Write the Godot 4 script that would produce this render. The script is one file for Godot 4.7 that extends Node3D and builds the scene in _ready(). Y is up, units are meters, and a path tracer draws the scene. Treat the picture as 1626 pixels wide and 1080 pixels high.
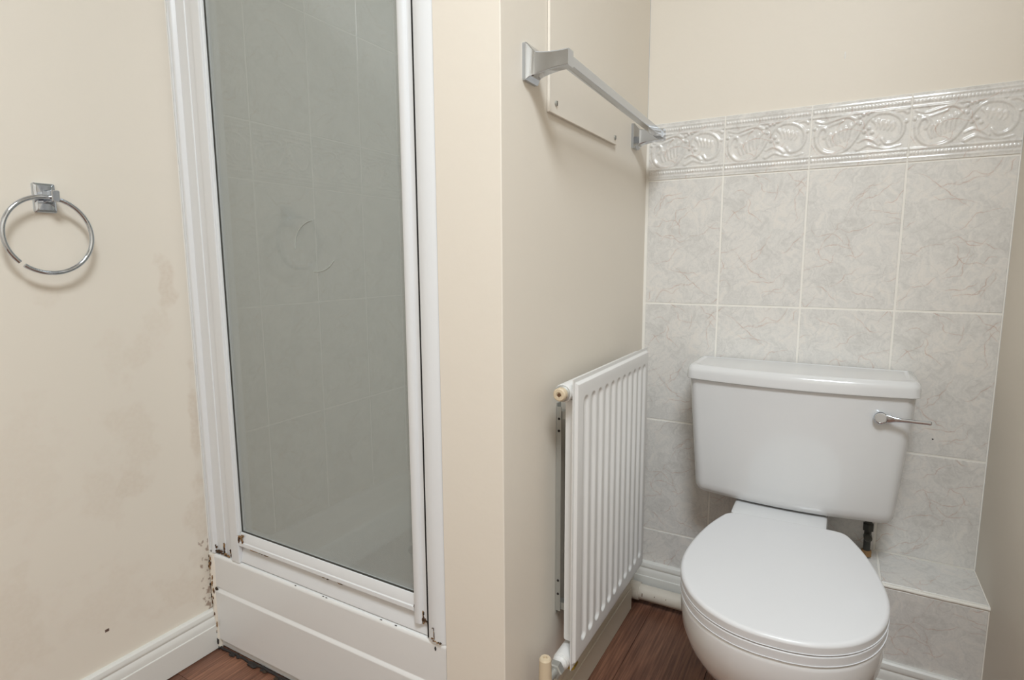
extends Node3D
# A small bathroom: shower cubicle, radiator on a stub partition, toilet in a tiled recess.
# x runs along the tiled back wall, y is up, z comes out of the back wall. Metres.

const XL := -0.881      # painted left wall
const XP := -0.131      # shower side of the partition
const ZF := 0.7805      # front end of the partition
const XR := 0.7937      # right wall
const CEIL := 2.6
const XE := 1.9         # end wall of the wider part of the room, beside the camera
const ZE := 1.05        # where the right wall ends
const ZB := 2.9         # wall behind the camera
const TW := 0.197       # tile pitch
const B0 := 1.2117      # underside of the border tiles
const B1 := 1.3611
const TH := 0.3337

# ------------------------------------------------------------------ mesh helper
class Shape:
	var p := PackedVector3Array()
	var q := PackedVector2Array()
	var c := PackedColorArray()
	var tint := Color.WHITE
	var use_tint := false

	func tri(a: Vector3, b: Vector3, d: Vector3, ua := Vector2.ZERO, ub := Vector2.ZERO, ud := Vector2.ZERO) -> void:
		p.append(a); p.append(b); p.append(d)
		q.append(ua); q.append(ub); q.append(ud)
		if use_tint:
			c.append(tint); c.append(tint); c.append(tint)

	func quad(a: Vector3, b: Vector3, d: Vector3, e: Vector3, ua := Vector2.ZERO, ub := Vector2.ZERO, ud := Vector2.ZERO, ue := Vector2.ZERO) -> void:
		tri(a, b, d, ua, ub, ud)
		tri(a, d, e, ua, ud, ue)

	func cap(ring: PackedVector3Array, rev := false) -> void:
		var m := Vector3.ZERO
		for v in ring: m += v
		m /= ring.size()
		for i in ring.size():
			var a := ring[i]
			var b := ring[(i + 1) % ring.size()]
			if rev: tri(m, b, a)
			else: tri(m, a, b)

	func loft(rings: Array, cap0 := true, cap1 := true) -> void:
		for k in rings.size() - 1:
			var r0: PackedVector3Array = rings[k]
			var r1: PackedVector3Array = rings[k + 1]
			var n := r0.size()
			for i in n:
				var j := (i + 1) % n
				quad(r0[i], r0[j], r1[j], r1[i])
		if cap0: cap(rings[0], true)
		if cap1: cap(rings[rings.size() - 1])

	# angle-limited smoothing; faces turned outward by signed volume
	func mesh(limit := 38.0, orient := true) -> ArrayMesh:
		var n := p.size() / 3
		var keep := PackedInt32Array()
		var vol := 0.0
		for t in n:
			var a := p[t * 3]; var b := p[t * 3 + 1]; var d := p[t * 3 + 2]
			if (b - a).cross(d - a).length_squared() > 1e-20:
				keep.append(t)
				vol += a.dot(b.cross(d))
		var flip := orient and vol > 0.0
		var fn := PackedVector3Array()
		var at := {}
		for k in keep.size():
			var t := keep[k]
			var a := p[t * 3]; var b := p[t * 3 + 1]; var d := p[t * 3 + 2]
			var nn := (d - a).cross(b - a)
			fn.append(-nn if flip else nn)
			for j in 3:
				var key := Vector3i((p[t * 3 + j] * 40000.0).round())
				if at.has(key): at[key].append(k)
				else: at[key] = PackedInt32Array([k])
		var cosl := cos(deg_to_rad(limit))
		var vo := PackedVector3Array(); var no := PackedVector3Array(); var uo := PackedVector2Array(); var co := PackedColorArray()
		var order := [0, 2, 1] if flip else [0, 1, 2]
		for k in keep.size():
			var t := keep[k]
			var un := fn[k].normalized()
			for j in order:
				var v := p[t * 3 + j]
				var s := Vector3.ZERO
				for m in at[Vector3i((v * 40000.0).round())]:
					if fn[m].normalized().dot(un) >= cosl: s += fn[m]
				vo.append(v); no.append(s.normalized() if s.length_squared() > 1e-30 else un); uo.append(q[t * 3 + j])
				if use_tint: co.append(c[t * 3 + j])
		var arr := []
		arr.resize(Mesh.ARRAY_MAX)
		arr[Mesh.ARRAY_VERTEX] = vo
		arr[Mesh.ARRAY_NORMAL] = no
		arr[Mesh.ARRAY_TEX_UV] = uo
		if use_tint: arr[Mesh.ARRAY_COLOR] = co
		var am := ArrayMesh.new()
		am.add_surface_from_arrays(Mesh.PRIMITIVE_TRIANGLES, arr)
		return am

# ------------------------------------------------------------------ scene helpers
var used := {}

func numbered(called: String) -> String:
	if not used.has(called):
		used[called] = 0
		return called
	used[called] += 1
	return "%s_%03d" % [called, used[called]]

func tag(o: Node3D, label: String, category: String, group := "", kind := "") -> Node3D:
	o.set_meta("label", label)
	o.set_meta("category", category)
	if group != "": o.set_meta("group", group)
	if kind != "": o.set_meta("kind", kind)
	return o

func thing(called: String, at: Vector3, label: String, category: String, kind := "") -> Node3D:
	var o := Node3D.new()
	o.name = numbered(called)
	add_child(o)
	o.position = at
	tag(o, label, category, "", kind)
	return o

func put(called: String, m: Mesh, mat: Material, parent: Node3D, at := Vector3.ZERO, label := "") -> MeshInstance3D:
	var o := MeshInstance3D.new()
	o.name = called
	o.mesh = m
	o.material_override = mat
	o.cast_shadow = GeometryInstance3D.SHADOW_CASTING_SETTING_ON
	parent.add_child(o, true)
	o.position = at
	if label != "": o.set_meta("label", label)
	return o

func rrect(w: float, h: float, r: float, seg := 4) -> PackedVector2Array:
	var out := PackedVector2Array()
	r = minf(r, minf(w, h) * 0.499)
	for k in 4:
		var cx := (w / 2 - r) * (1 if k == 0 or k == 3 else -1)
		var cy := (h / 2 - r) * (1 if k < 2 else -1)
		for i in seg + 1:
			var a := (k + float(i) / seg) * PI / 2
			out.append(Vector2(cx + cos(a) * r, cy + sin(a) * r))
	return out

# axes: which world axes carry the ring's two coordinates and the sweep
func ring3(f: PackedVector2Array, o: Vector3, u: Vector3, v: Vector3) -> PackedVector3Array:
	var out := PackedVector3Array()
	for a in f: out.append(o + u * a.x + v * a.y)
	return out

func rbox(size: Vector3, b: float, at := Vector3.ZERO, seg := 2) -> Shape:
	var s := Shape.new()
	add_rbox(s, size, b, at, seg)
	return s

func add_rbox(s: Shape, size: Vector3, b: float, at := Vector3.ZERO, seg := 2) -> void:
	var rings := []
	for k in seg + 1:
		var a := PI / 2 * k / seg
		rings.append([-size.y / 2 + b * (1 - sin(a)), b * (1 - cos(a))])
	for k in seg + 1:
		var a := PI / 2 * (seg - k) / seg
		rings.append([size.y / 2 - b * (1 - sin(a)), b * (1 - cos(a))])
	var rr := []
	for r in rings:
		var ins: float = r[1]
		rr.append(ring3(rrect(size.x - 2 * ins, size.z - 2 * ins, maxf(b - ins, 0.0002), seg), at + Vector3(0, r[0], 0), Vector3.RIGHT, Vector3.BACK))
	s.loft(rr)

func plain_box(lo: Vector3, hi: Vector3) -> Shape:
	var s := Shape.new()
	add_box(s, lo, hi)
	return s

func add_box(s: Shape, lo: Vector3, hi: Vector3) -> void:
	var f := PackedVector3Array([Vector3(lo.x, lo.y, lo.z), Vector3(hi.x, lo.y, lo.z), Vector3(hi.x, lo.y, hi.z), Vector3(lo.x, lo.y, hi.z)])
	var g := PackedVector3Array()
	for v in f: g.append(Vector3(v.x, hi.y, v.z))
	s.loft([f, g])

# a closed 2-D profile swept straight
func sweep(s: Shape, prof: PackedVector2Array, o: Vector3, u: Vector3, v: Vector3, w: Vector3) -> void:
	var a := ring3(prof, o, u, v)
	var b := ring3(prof, o + w, u, v)
	s.loft([a, b], false, false)
	for t in [a, b]:
		var idx := Geometry2D.triangulate_polygon(prof)
		for i in range(0, idx.size(), 3):
			if t == a: s.tri(t[idx[i]], t[idx[i + 1]], t[idx[i + 2]])
			else: s.tri(t[idx[i]], t[idx[i + 2]], t[idx[i + 1]])

func circle(r: float, n: int) -> PackedVector2Array:
	var out := PackedVector2Array()
	for i in n:
		var a := TAU * i / n
		out.append(Vector2(cos(a) * r, sin(a) * r))
	return out

# turned shape: prof is [[along, radius], ...] on the axis w from o
func lathe(s: Shape, prof: Array, o: Vector3, w: Vector3, n := 20) -> void:
	w = w.normalized()
	var u := w.cross(Vector3.UP if absf(w.y) < 0.9 else Vector3.RIGHT).normalized()
	var v := w.cross(u)
	var rings := []
	for k in prof:
		rings.append(ring3(circle(maxf(k[1], 0.0003), n), o + w * k[0], u, v))
	s.loft(rings)

func tube(s: Shape, pts: PackedVector3Array, r: float, n := 12) -> void:
	var rings := []
	var last := Vector3.ZERO
	for i in pts.size():
		var d := (pts[mini(i + 1, pts.size() - 1)] - pts[maxi(i - 1, 0)]).normalized()
		var ref := Vector3.UP if absf(d.y) < 0.95 else Vector3.RIGHT
		var u := d.cross(ref).normalized()
		if last != Vector3.ZERO:
			u = (last - d * last.dot(d)).normalized()
		last = u
		rings.append(ring3(circle(r, n), pts[i], u, d.cross(u)))
	s.loft(rings)

# an irregular flattened lump
func lump(r: Vector3, sd: int) -> ArrayMesh:
	var nz := FastNoiseLite.new()
	nz.seed = sd
	nz.frequency = 0.9
	var s := Shape.new()
	var rings := []
	for i in range(1, 7):
		var a := PI * i / 7.0
		var ring := PackedVector3Array()
		for j in 12:
			var b := TAU * j / 12
			var d := Vector3(sin(a) * cos(b), cos(a), sin(a) * sin(b))
			var k := 1.0 + 0.75 * nz.get_noise_3dv(d * 1.6 + Vector3(sd, 0, 0))
			ring.append(d * r * k)
		rings.append(ring)
	s.loft(rings)
	return s.mesh(60)

# ------------------------------------------------------------------ materials
func flat_mat(col: Color, rough: float, metal := 0.0, coat := 0.0) -> StandardMaterial3D:
	var m := StandardMaterial3D.new()
	m.albedo_color = col
	m.roughness = rough
	m.metallic = metal
	if coat > 0.0:
		m.clearcoat_enabled = true
		m.clearcoat = coat
		m.clearcoat_roughness = 0.06
	return m

func noise(sd: int, freq: float, oct := 4) -> FastNoiseLite:
	var n := FastNoiseLite.new()
	n.seed = sd
	n.noise_type = FastNoiseLite.TYPE_SIMPLEX_SMOOTH
	n.frequency = freq
	n.fractal_octaves = oct
	return n

func normal_tex(sd: int, freq: float, strength: float, size := 256) -> ImageTexture:
	var im := noise(sd, freq, 3).get_seamless_image(size, size)
	im.bump_map_to_normal_map(strength)
	return ImageTexture.create_from_image(im)

var M := {}

# grey marbled glaze: mottled base, then fine broken veins drawn as wandering lines
func dab(im: Image, x: float, y: float, r: float, col: Color, k: float) -> void:
	var n := im.get_width()
	for j in range(int(y - r - 1.0), int(y + r + 2.0)):
		for i in range(int(x - r - 1.0), int(x + r + 2.0)):
			if i < 0 or j < 0 or i >= n or j >= n: continue
			var d := Vector2(i - x, j - y).length()
			if d < r: im.set_pixel(i, j, im.get_pixel(i, j).lerp(col, k * (1.0 - d / r)))

func marble_tex() -> ImageTexture:
	var n := 768
	var im := Image.create(n, n, false, Image.FORMAT_RGB8)
	var cl := noise(11, 0.007, 5)
	var cl2 := noise(12, 0.035, 4)
	var w1 := noise(13, 0.010, 4)
	var w2 := noise(14, 0.010, 4)
	var fine := noise(18, 0.12, 2)
	for y in n:
		for x in n:
			var wx := x + w1.get_noise_2d(x, y) * 50.0
			var wy := y + w2.get_noise_2d(x, y) * 50.0
			var k := cl.get_noise_2d(wx, wy)
			var k2 := cl2.get_noise_2d(wx * 1.2, wy * 0.7)
			var f := fine.get_noise_2d(x, y)
			var b := k * 0.05 + k2 * 0.05 + f * 0.016
			var col := Color(0.885 + b, 0.875 + b, 0.858 + b)
			var warm := clampf(k * 1.2 + k2 * 0.8, 0.0, 1.0)
			col = col.lerp(Color(0.89, 0.858, 0.82), warm * 0.4)
			im.set_pixel(x, y, col)
	var rng := RandomNumberGenerator.new()
	rng.seed = 21
	for v in 300:
		var kind := v % 3      # 0 pale, 1 pink-brown, 2 grey
		var p := Vector2(rng.randf() * n, rng.randf() * n)
		var ang := rng.randf_range(-0.9, -0.35) if rng.randf() < 0.62 else rng.randf_range(0.1, 0.75)
		var steps := int(rng.randf_range(25, 110))
		var col: Color = [Color(0.96, 0.955, 0.945), Color(0.74, 0.575, 0.51), Color(0.72, 0.695, 0.68)][kind]
		var strength: float = [0.55, 0.72, 0.38][kind] * rng.randf_range(0.55, 1.1)
		var a := ang
		for i in steps:
			a = lerpf(a, ang, 0.10) + rng.randf_range(-0.38, 0.38)
			p += Vector2(cos(a), sin(a)) * 2.0
			var e := sin(PI * (i + 0.5) / steps)
			var brk := 0.25 + 0.75 * absf(sin(i * 0.13 + v))
			dab(im, p.x, p.y, 1.35 + 0.5 * rng.randf(), col, strength * e * brk)
			if kind == 1 and i % 3 == 0: dab(im, p.x + rng.randf_range(-4, 4), p.y + rng.randf_range(-4, 4), 4.5, Color(0.82, 0.75, 0.71), 0.10 * e)
	return ImageTexture.create_from_image(im)

func wood_tex() -> ImageTexture:
	var w := 512
	var h := 1024
	var im := Image.create(w, h, false, Image.FORMAT_RGB8)
	var a := noise(31, 0.006, 3)
	var b := noise(32, 0.05, 4)
	var g := noise(33, 0.008, 2)
	var t2 := noise(34, 0.004, 2)
	for y in h:
		for x in w:
			var bend := g.get_noise_2d(x * 0.9, y * 0.30) * 120.0 + a.get_noise_2d(x * 1.6, y * 0.2) * 30.0
			var ring := pow(absf(sin((x + bend) * 0.055)), 1.6)
			var s := b.get_noise_2d(x * 2.2, y * 0.10)
			var s2 := b.get_noise_2d(x * 7.0 + 900.0, y * 0.22)
			var t := clampf(0.52 + 0.16 * (ring - 0.5) + 0.42 * s + 0.20 * s2 + 0.35 * t2.get_noise_2d(x, y * 0.5), 0.0, 1.0)
			var col := Color(0.31, 0.195, 0.15).lerp(Color(0.63, 0.45, 0.355), t)
			if s2 > 0.30: col = col.lerp(Color(0.26, 0.165, 0.13), minf((s2 - 0.30) * 2.4, 0.5))
			im.set_pixel(x, y, col)
	return ImageTexture.create_from_image(im)

# painted wall with brownish damp marks where they are on the left wall; uv 0..1 = z 0.78..1.58, y 0..1.2
func damp_tex() -> ImageTexture:
	var w := 400
	var h := 600
	var im := Image.create(w, h, false, Image.FORMAT_RGB8)
	var base: Color = PAINT
	var n1 := noise(41, 0.02, 4)
	var n2 := noise(42, 0.15, 3)
	# z, y, radius z, radius y, strength
	var spots := [[0.83, 0.94, 0.022, 0.06, 0.30], [0.86, 0.85, 0.03, 0.05, 0.12], [0.898, 0.79, 0.035, 0.045, 0.13], [0.95, 0.508, 0.03, 0.055, 0.22], [1.0, 0.49, 0.05, 0.07, 0.12],
		[0.93, 0.60, 0.06, 0.12, 0.14], [0.955, 0.80, 0.03, 0.06, 0.08], [0.80, 0.36, 0.03, 0.10, 0.22], [0.86, 0.20, 0.09, 0.05, 0.16], [1.02, 0.25, 0.10, 0.08, 0.10], [0.79, 0.60, 0.012, 0.16, 0.3],
		[1.07, 0.93, 0.025, 0.03, 0.10], [1.14, 0.60, 0.08, 0.14, 0.08], [1.2, 0.30, 0.08, 0.14, 0.14]]
	for y in h:
		for x in w:
			var z := 0.78 + 0.8 * x / w
			var yy := 1.2 * (1.0 - float(y) / h)
			var d := 0.0
			for s in spots:
				var e := Vector2((z - s[0]) / s[2], (yy - s[1]) / s[3]).length()
				e += n1.get_noise_2d(x * 1.4 + s[0] * 900.0, y * 1.4) * 0.9
				d = maxf(d, s[4] * smoothstep(1.15, 0.45, e))
			d *= 0.75 + 0.5 * n2.get_noise_2d(x, y)
			var col := base.lerp(Color(0.66, 0.54, 0.43), clampf(d * 0.5, 0.0, 0.6))
			if Vector2(z - 1.023, yy - 0.19).length() < 0.004: col = Color(0.36, 0.27, 0.22)
			if z < 0.805 and yy < 0.30 and yy > 0.1:
				var k := n1.get_noise_2d(x * 4.0, y * 4.0) + n2.get_noise_2d(x * 1.2, y * 1.2) * 0.6 - (z - 0.78) * 14.0
				if k > 0.02: col = col.lerp(Color(0.50, 0.40, 0.34), minf(0.6, k * 2.0))
			im.set_pixel(x, y, col)
	return ImageTexture.create_from_image(im)

var PAINT := Color(0.912, 0.88, 0.83)

func make_materials() -> void:
	var peel := normal_tex(5, 0.03, 1.2)
	var paint := flat_mat(PAINT, 0.55)
	paint.normal_enabled = true
	paint.normal_texture = peel
	paint.normal_scale = 0.18
	paint.uv1_triplanar = true
	paint.uv1_world_triplanar = true
	paint.uv1_scale = Vector3(5, 5, 5)
	M.paint = paint
	var damp := flat_mat(Color.WHITE, 0.55)
	damp.albedo_texture = damp_tex()
	M.damp = damp
	M.ceiling = flat_mat(Color(0.93, 0.92, 0.90), 0.8)
	var tile := flat_mat(Color.WHITE, 0.22)
	tile.albedo_texture = marble_tex()
	tile.metallic_specular = 0.5
	M.tile = tile
	var bord := flat_mat(Color(1.0, 1.0, 1.0), 0.12, 0.0, 0.6)
	bord.albedo_texture = tile.albedo_texture
	M.border = bord
	M.grout = flat_mat(Color(0.955, 0.94, 0.91), 0.85)
	M.pvc = flat_mat(Color(0.89, 0.895, 0.90), 0.32)
	M.acrylic = flat_mat(Color(0.915, 0.915, 0.91), 0.3)
	M.ceramic = flat_mat(Color(0.87, 0.87, 0.87), 0.16, 0.0, 0.5)
	M.seat = flat_mat(Color(0.85, 0.85, 0.855), 0.3)
	M.enamel = flat_mat(Color(0.90, 0.895, 0.885), 0.28)
	M.skirt = flat_mat(Color(0.88, 0.875, 0.855), 0.35)
	M.skirt_cream = flat_mat(Color(0.84, 0.805, 0.735), 0.4)
	M.chrome = flat_mat(Color(0.77, 0.79, 0.82), 0.08, 1.0)
	M.zinc = flat_mat(Color(0.72, 0.72, 0.70), 0.45, 0.6)
	M.cream = flat_mat(Color(0.83, 0.76, 0.65), 0.45)
	M.dark = flat_mat(Color(0.05, 0.05, 0.05), 0.8)
	M.rust = flat_mat(Color(0.36, 0.25, 0.16), 0.9)
	M.mould = flat_mat(Color(0.24, 0.19, 0.14), 0.95)
	M.ochre = flat_mat(Color(0.58, 0.45, 0.30), 0.9)
	M.grime = flat_mat(Color(0.20, 0.18, 0.17), 0.95)
	M.pipe = flat_mat(Color(0.84, 0.81, 0.76), 0.4)
	M.brass = flat_mat(Color(0.70, 0.60, 0.25), 0.35, 0.8)
	M.hose = flat_mat(Color(0.24, 0.24, 0.22), 0.6)
	var wood := flat_mat(Color.WHITE, 0.42)
	wood.albedo_texture = wood_tex()
	M.wood = wood
	var glass := StandardMaterial3D.new()
	glass.transparency = BaseMaterial3D.TRANSPARENCY_ALPHA
	glass.albedo_color = Color(0.75, 0.775, 0.755, 0.38)
	glass.roughness = 0.06
	M.glass = glass
	M.film = flat_mat(Color(0.72, 0.73, 0.71), 0.6)

# ------------------------------------------------------------------ tiles
func tile_mesh(w: float, h: float, off: Vector2, turned := false) -> ArrayMesh:
	var s := Shape.new()
	var t := 0.006
	var b := 0.0009
	var lo := Vector2(-w / 2, -h / 2)
	var hi := Vector2(w / 2, h / 2)
	var uvf := func(v: Vector3) -> Vector2:
		var k := Vector2(v.x, -v.y) / 0.55
		if turned: k = -k
		return off + k
	var ringat := func(ins: float, z: float) -> PackedVector3Array:
		return PackedVector3Array([Vector3(lo.x + ins, lo.y + ins, z), Vector3(hi.x - ins, lo.y + ins, z), Vector3(hi.x - ins, hi.y - ins, z), Vector3(lo.x + ins, hi.y - ins, z)])
	var rs := [ringat.call(0.0, -t), ringat.call(0.0, -b), ringat.call(b, 0.0)]
	for k in 2:
		for i in 4:
			var j := (i + 1) % 4
			var a: Vector3 = rs[k][i]; var c: Vector3 = rs[k][j]; var d: Vector3 = rs[k + 1][j]; var e: Vector3 = rs[k + 1][i]
			s.quad(a, c, d, e, uvf.call(a), uvf.call(c), uvf.call(d), uvf.call(e))
	var f: PackedVector3Array = rs[2]
	s.quad(f[0], f[1], f[2], f[3], uvf.call(f[0]), uvf.call(f[1]), uvf.call(f[2]), uvf.call(f[3]))
	var g: PackedVector3Array = rs[0]
	s.quad(g[3], g[2], g[1], g[0])
	return s.mesh(20)

var tile_cache := {}
const OFFS := [Vector2(0.2, 0.34), Vector2(0.52, 0.62), Vector2(0.8, 0.45)]

func tile_at(parent: Node3D, x0: float, x1: float, y0: float, y1: float, basis_: Basis, origin: Vector3, k: int, mat: Material = null) -> void:
	var g := 0.0044
	var w := snappedf(x1 - x0 - g, 0.0005)
	var h := snappedf(y1 - y0 - g, 0.0005)
	var key := [w, h, k % 3, k % 2]
	if not tile_cache.has(key):
		tile_cache[key] = tile_mesh(w, h, OFFS[k % 3], k % 2 == 1)
	var o := put("tile", tile_cache[key], mat if mat else M.tile, parent)
	o.transform = Transform3D(basis_, origin + basis_ * Vector3((x0 + x1) / 2, (y0 + y1) / 2, 0))

# relief border: height in metres over u,v in tile units (0..1, 0..1)
func seg_ridge(pt: Vector2, line: PackedVector2Array, w0: float, w1: float) -> float:
	var best := 0.0
	var n := line.size() - 1
	for i in n:
		var a := line[i]
		var b := line[i + 1]
		var ab := b - a
		var t := clampf((pt - a).dot(ab) / ab.length_squared(), 0.0, 1.0)
		var d := pt.distance_to(a + ab * t)
		var w := lerpf(w0, w1, (i + t) / n)
		if d < w: best = maxf(best, sqrt(1.0 - (d / w) * (d / w)) * minf(w / 0.05, 1.0))
	return best

func spline(c: Array, n := 8) -> PackedVector2Array:
	var out := PackedVector2Array()
	for i in c.size() - 1:
		var p0: Vector2 = c[maxi(i - 1, 0)]
		var p1: Vector2 = c[i]
		var p2: Vector2 = c[i + 1]
		var p3: Vector2 = c[mini(i + 2, c.size() - 1)]
		for k in n:
			out.append(p1.cubic_interpolate(p2, p0, p3, float(k) / n))
	out.append(c[c.size() - 1])
	return out

func border_mesh() -> ArrayMesh:
	var w := TW - 0.0035
	var h := B1 - B0 - 0.0035
	var asp := w / h
	# scroll work, x 0..asp, y 0..1
	var curves := []
	var P := func(x: float, y: float) -> Vector2: return Vector2(x * asp, y)
	curves.append([spline([P.call(0.05, 0.50), P.call(0.07, 0.36), P.call(0.15, 0.245), P.call(0.27, 0.21), P.call(0.38, 0.27), P.call(0.46, 0.40), P.call(0.52, 0.55), P.call(0.60, 0.70), P.call(0.70, 0.765), P.call(0.83, 0.74), P.call(0.93, 0.62), P.call(0.94, 0.45), P.call(0.88, 0.33), P.call(0.79, 0.30), P.call(0.74, 0.37)]), 0.033, 0.024])
	curves.append([spline([P.call(0.05, 0.50), P.call(0.08, 0.60), P.call(0.14, 0.62), P.call(0.17, 0.54), P.call(0.14, 0.47)]), 0.035, 0.026])
	curves.append([spline([P.call(0.04, 0.74), P.call(0.14, 0.70), P.call(0.26, 0.74), P.call(0.38, 0.765), P.call(0.46, 0.72)]), 0.018, 0.03])
	curves.append([spline([P.call(0.06, 0.67), P.call(0.16, 0.645), P.call(0.24, 0.67), P.call(0.33, 0.71)]), 0.016, 0.022])
	curves.append([spline([P.call(0.50, 0.36), P.call(0.58, 0.40), P.call(0.66, 0.36), P.call(0.71, 0.30)]), 0.02, 0.03])
	curves.append([spline([P.call(0.50, 0.24), P.call(0.60, 0.30), P.call(0.69, 0.26), P.call(0.80, 0.225), P.call(0.93, 0.26)]), 0.03, 0.014])
	curves.append([spline([P.call(0.86, 0.76), P.call(0.93, 0.775), P.call(0.975, 0.74)]), 0.02, 0.03])
	for k in 6:      # flutes of the leaf in the lower bowl
		var t := k / 5.0
		var a := Vector2((0.20 + 0.20 * t) * asp, 0.32 + 0.10 * t)
		var b := Vector2((0.20 + 0.26 * t) * asp, 0.50 + 0.16 * t)
		curves.append([spline([a, a.lerp(b, 0.5) + Vector2(-0.035, 0.02), b], 4), 0.016, 0.03])
	for k in 5:      # flutes under the dome
		var t := k / 4.0
		var a := Vector2((0.64 + 0.20 * t) * asp, 0.67 - 0.08 * t)
		var b := Vector2((0.68 + 0.15 * t) * asp, 0.54 - 0.05 * t)
		curves.append([spline([a, a.lerp(b, 0.5) + Vector2(0.02, 0.0), b], 4), 0.03, 0.014])
	var dots := [P.call(0.50, 0.735), P.call(0.54, 0.765), P.call(0.585, 0.775), P.call(0.51, 0.64), P.call(0.555, 0.50), P.call(0.60, 0.55), P.call(0.635, 0.48), P.call(0.03, 0.62), P.call(0.965, 0.60)]
	var nu := 150
	var nv := 112
	var hs := PackedFloat32Array()
	hs.resize((nu + 1) * (nv + 1))
	for j in nv + 1:
		var v := float(j) / nv
		for i in nu + 1:
			var u := float(i) / nu
			var z := 0.0
			# mouldings
			for mv in [0.795, 0.185]:
				var d := absf(v - mv)
				if d < 0.018: z = maxf(z, 0.0022 * sqrt(1.0 - pow(d / 0.018, 2)))
			for mv in [0.935, 0.052]:
				var d := absf(v - mv)
				if d < 0.013: z = maxf(z, 0.0010 * sqrt(1.0 - pow(d / 0.013, 2)))
			for mv in [0.875, 0.118]:
				var d := absf(v - mv)
				if d < 0.026:
					var bu := fposmod(u * 30.0, 1.0) - 0.5
					var rr := pow(d / 0.026, 2) + pow(bu / 0.5, 2)
					if rr < 1.0: z = maxf(z, 0.0021 * sqrt(1.0 - rr))
			if v > 0.2 and v < 0.79:
				var pt := Vector2(u * asp, v)
				var best := 0.0
				for cv in curves: best = maxf(best, seg_ridge(pt, cv[0], cv[1], cv[2]))
				for dt in dots:
					var dd := pt.distance_to(dt)
					if dd < 0.026: best = maxf(best, sqrt(1.0 - pow(dd / 0.026, 2)) * 0.8)
				z = maxf(z, best * 0.0040)
			hs[j * (nu + 1) + i] = z
	# soften like a thick glaze
	for pass_ in 2:
		var h2 := hs.duplicate()
		for j in range(1, nv):
			for i in range(1, nu):
				var o := j * (nu + 1) + i
				h2[o] = hs[o] * 0.4 + (hs[o - 1] + hs[o + 1] + hs[o - nu - 1] + hs[o + nu + 1]) * 0.15
		hs = h2
	var vo := PackedVector3Array(); var no := PackedVector3Array(); var uo := PackedVector2Array(); var ix := PackedInt32Array()
	for j in nv + 1:
		for i in nu + 1:
			var o := j * (nu + 1) + i
			var zl := hs[j * (nu + 1) + maxi(i - 1, 0)]
			var zr := hs[j * (nu + 1) + mini(i + 1, nu)]
			var zd := hs[maxi(j - 1, 0) * (nu + 1) + i]
			var zu := hs[mini(j + 1, nv) * (nu + 1) + i]
			vo.append(Vector3((float(i) / nu - 0.5) * w, (float(j) / nv - 0.5) * h, hs[o]))
			no.append(Vector3(-(zr - zl) / (2.0 * w / nu), -(zu - zd) / (2.0 * h / nv), 1.0).normalized())
			uo.append(Vector2(0.60, 0.36) + Vector2(float(i) / nu * w, (1.0 - float(j) / nv) * h) / 0.55)
	for j in nv:
		for i in nu:
			var o := j * (nu + 1) + i
			ix.append_array([o, o + nu + 1, o + nu + 2, o, o + nu + 2, o + 1])
	# sides and back
	var base := vo.size()
	var cr := [Vector3(-w / 2, -h / 2, 0), Vector3(w / 2, -h / 2, 0), Vector3(w / 2, h / 2, 0), Vector3(-w / 2, h / 2, 0)]
	for i in 4:
		var a: Vector3 = cr[i]
		var b: Vector3 = cr[(i + 1) % 4]
		var nn := (b - a).cross(Vector3(0, 0, 1)).normalized()
		for vv in [a, b, b + Vector3(0, 0, -0.007), a + Vector3(0, 0, -0.007)]:
			vo.append(vv); no.append(nn); uo.append(Vector2(0.62, 0.3))
		ix.append_array([base, base + 1, base + 2, base, base + 2, base + 3])
		base += 4
	for vv in cr:
		vo.append(vv + Vector3(0, 0, -0.007)); no.append(Vector3(0, 0, -1)); uo.append(Vector2.ZERO)
	ix.append_array([base, base + 1, base + 2, base, base + 2, base + 3])
	var arr := []
	arr.resize(Mesh.ARRAY_MAX)
	arr[Mesh.ARRAY_VERTEX] = vo
	arr[Mesh.ARRAY_NORMAL] = no
	arr[Mesh.ARRAY_TEX_UV] = uo
	arr[Mesh.ARRAY_INDEX] = ix
	var am := ArrayMesh.new()
	am.add_surface_from_arrays(Mesh.PRIMITIVE_TRIANGLES, arr)
	return am

# ------------------------------------------------------------------ setting
func skirting(called: String, o: Vector3, out_dir: Vector3, along: Vector3, label: String, mat: Material) -> Node3D:
	var prof := PackedVector2Array([Vector2(0, 0.003), Vector2(0.018, 0.003), Vector2(0.018, 0.066), Vector2(0.0172, 0.0675), Vector2(0.0155, 0.068), Vector2(0.0152, 0.0715), Vector2(0.0148, 0.078), Vector2(0.0132, 0.085), Vector2(0.0105, 0.089), Vector2(0.0102, 0.0925), Vector2(0.0122, 0.0935), Vector2(0.0124, 0.099), Vector2(0.0105, 0.105), Vector2(0.0065, 0.1085), Vector2(0, 0.109)])
	var s := Shape.new()
	sweep(s, prof, Vector3.ZERO, out_dir, Vector3.UP, along)
	var m := put(called, s.mesh(28), mat, self, o)
	tag(m, label, "skirting board", "", "structure")
	return m

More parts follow.
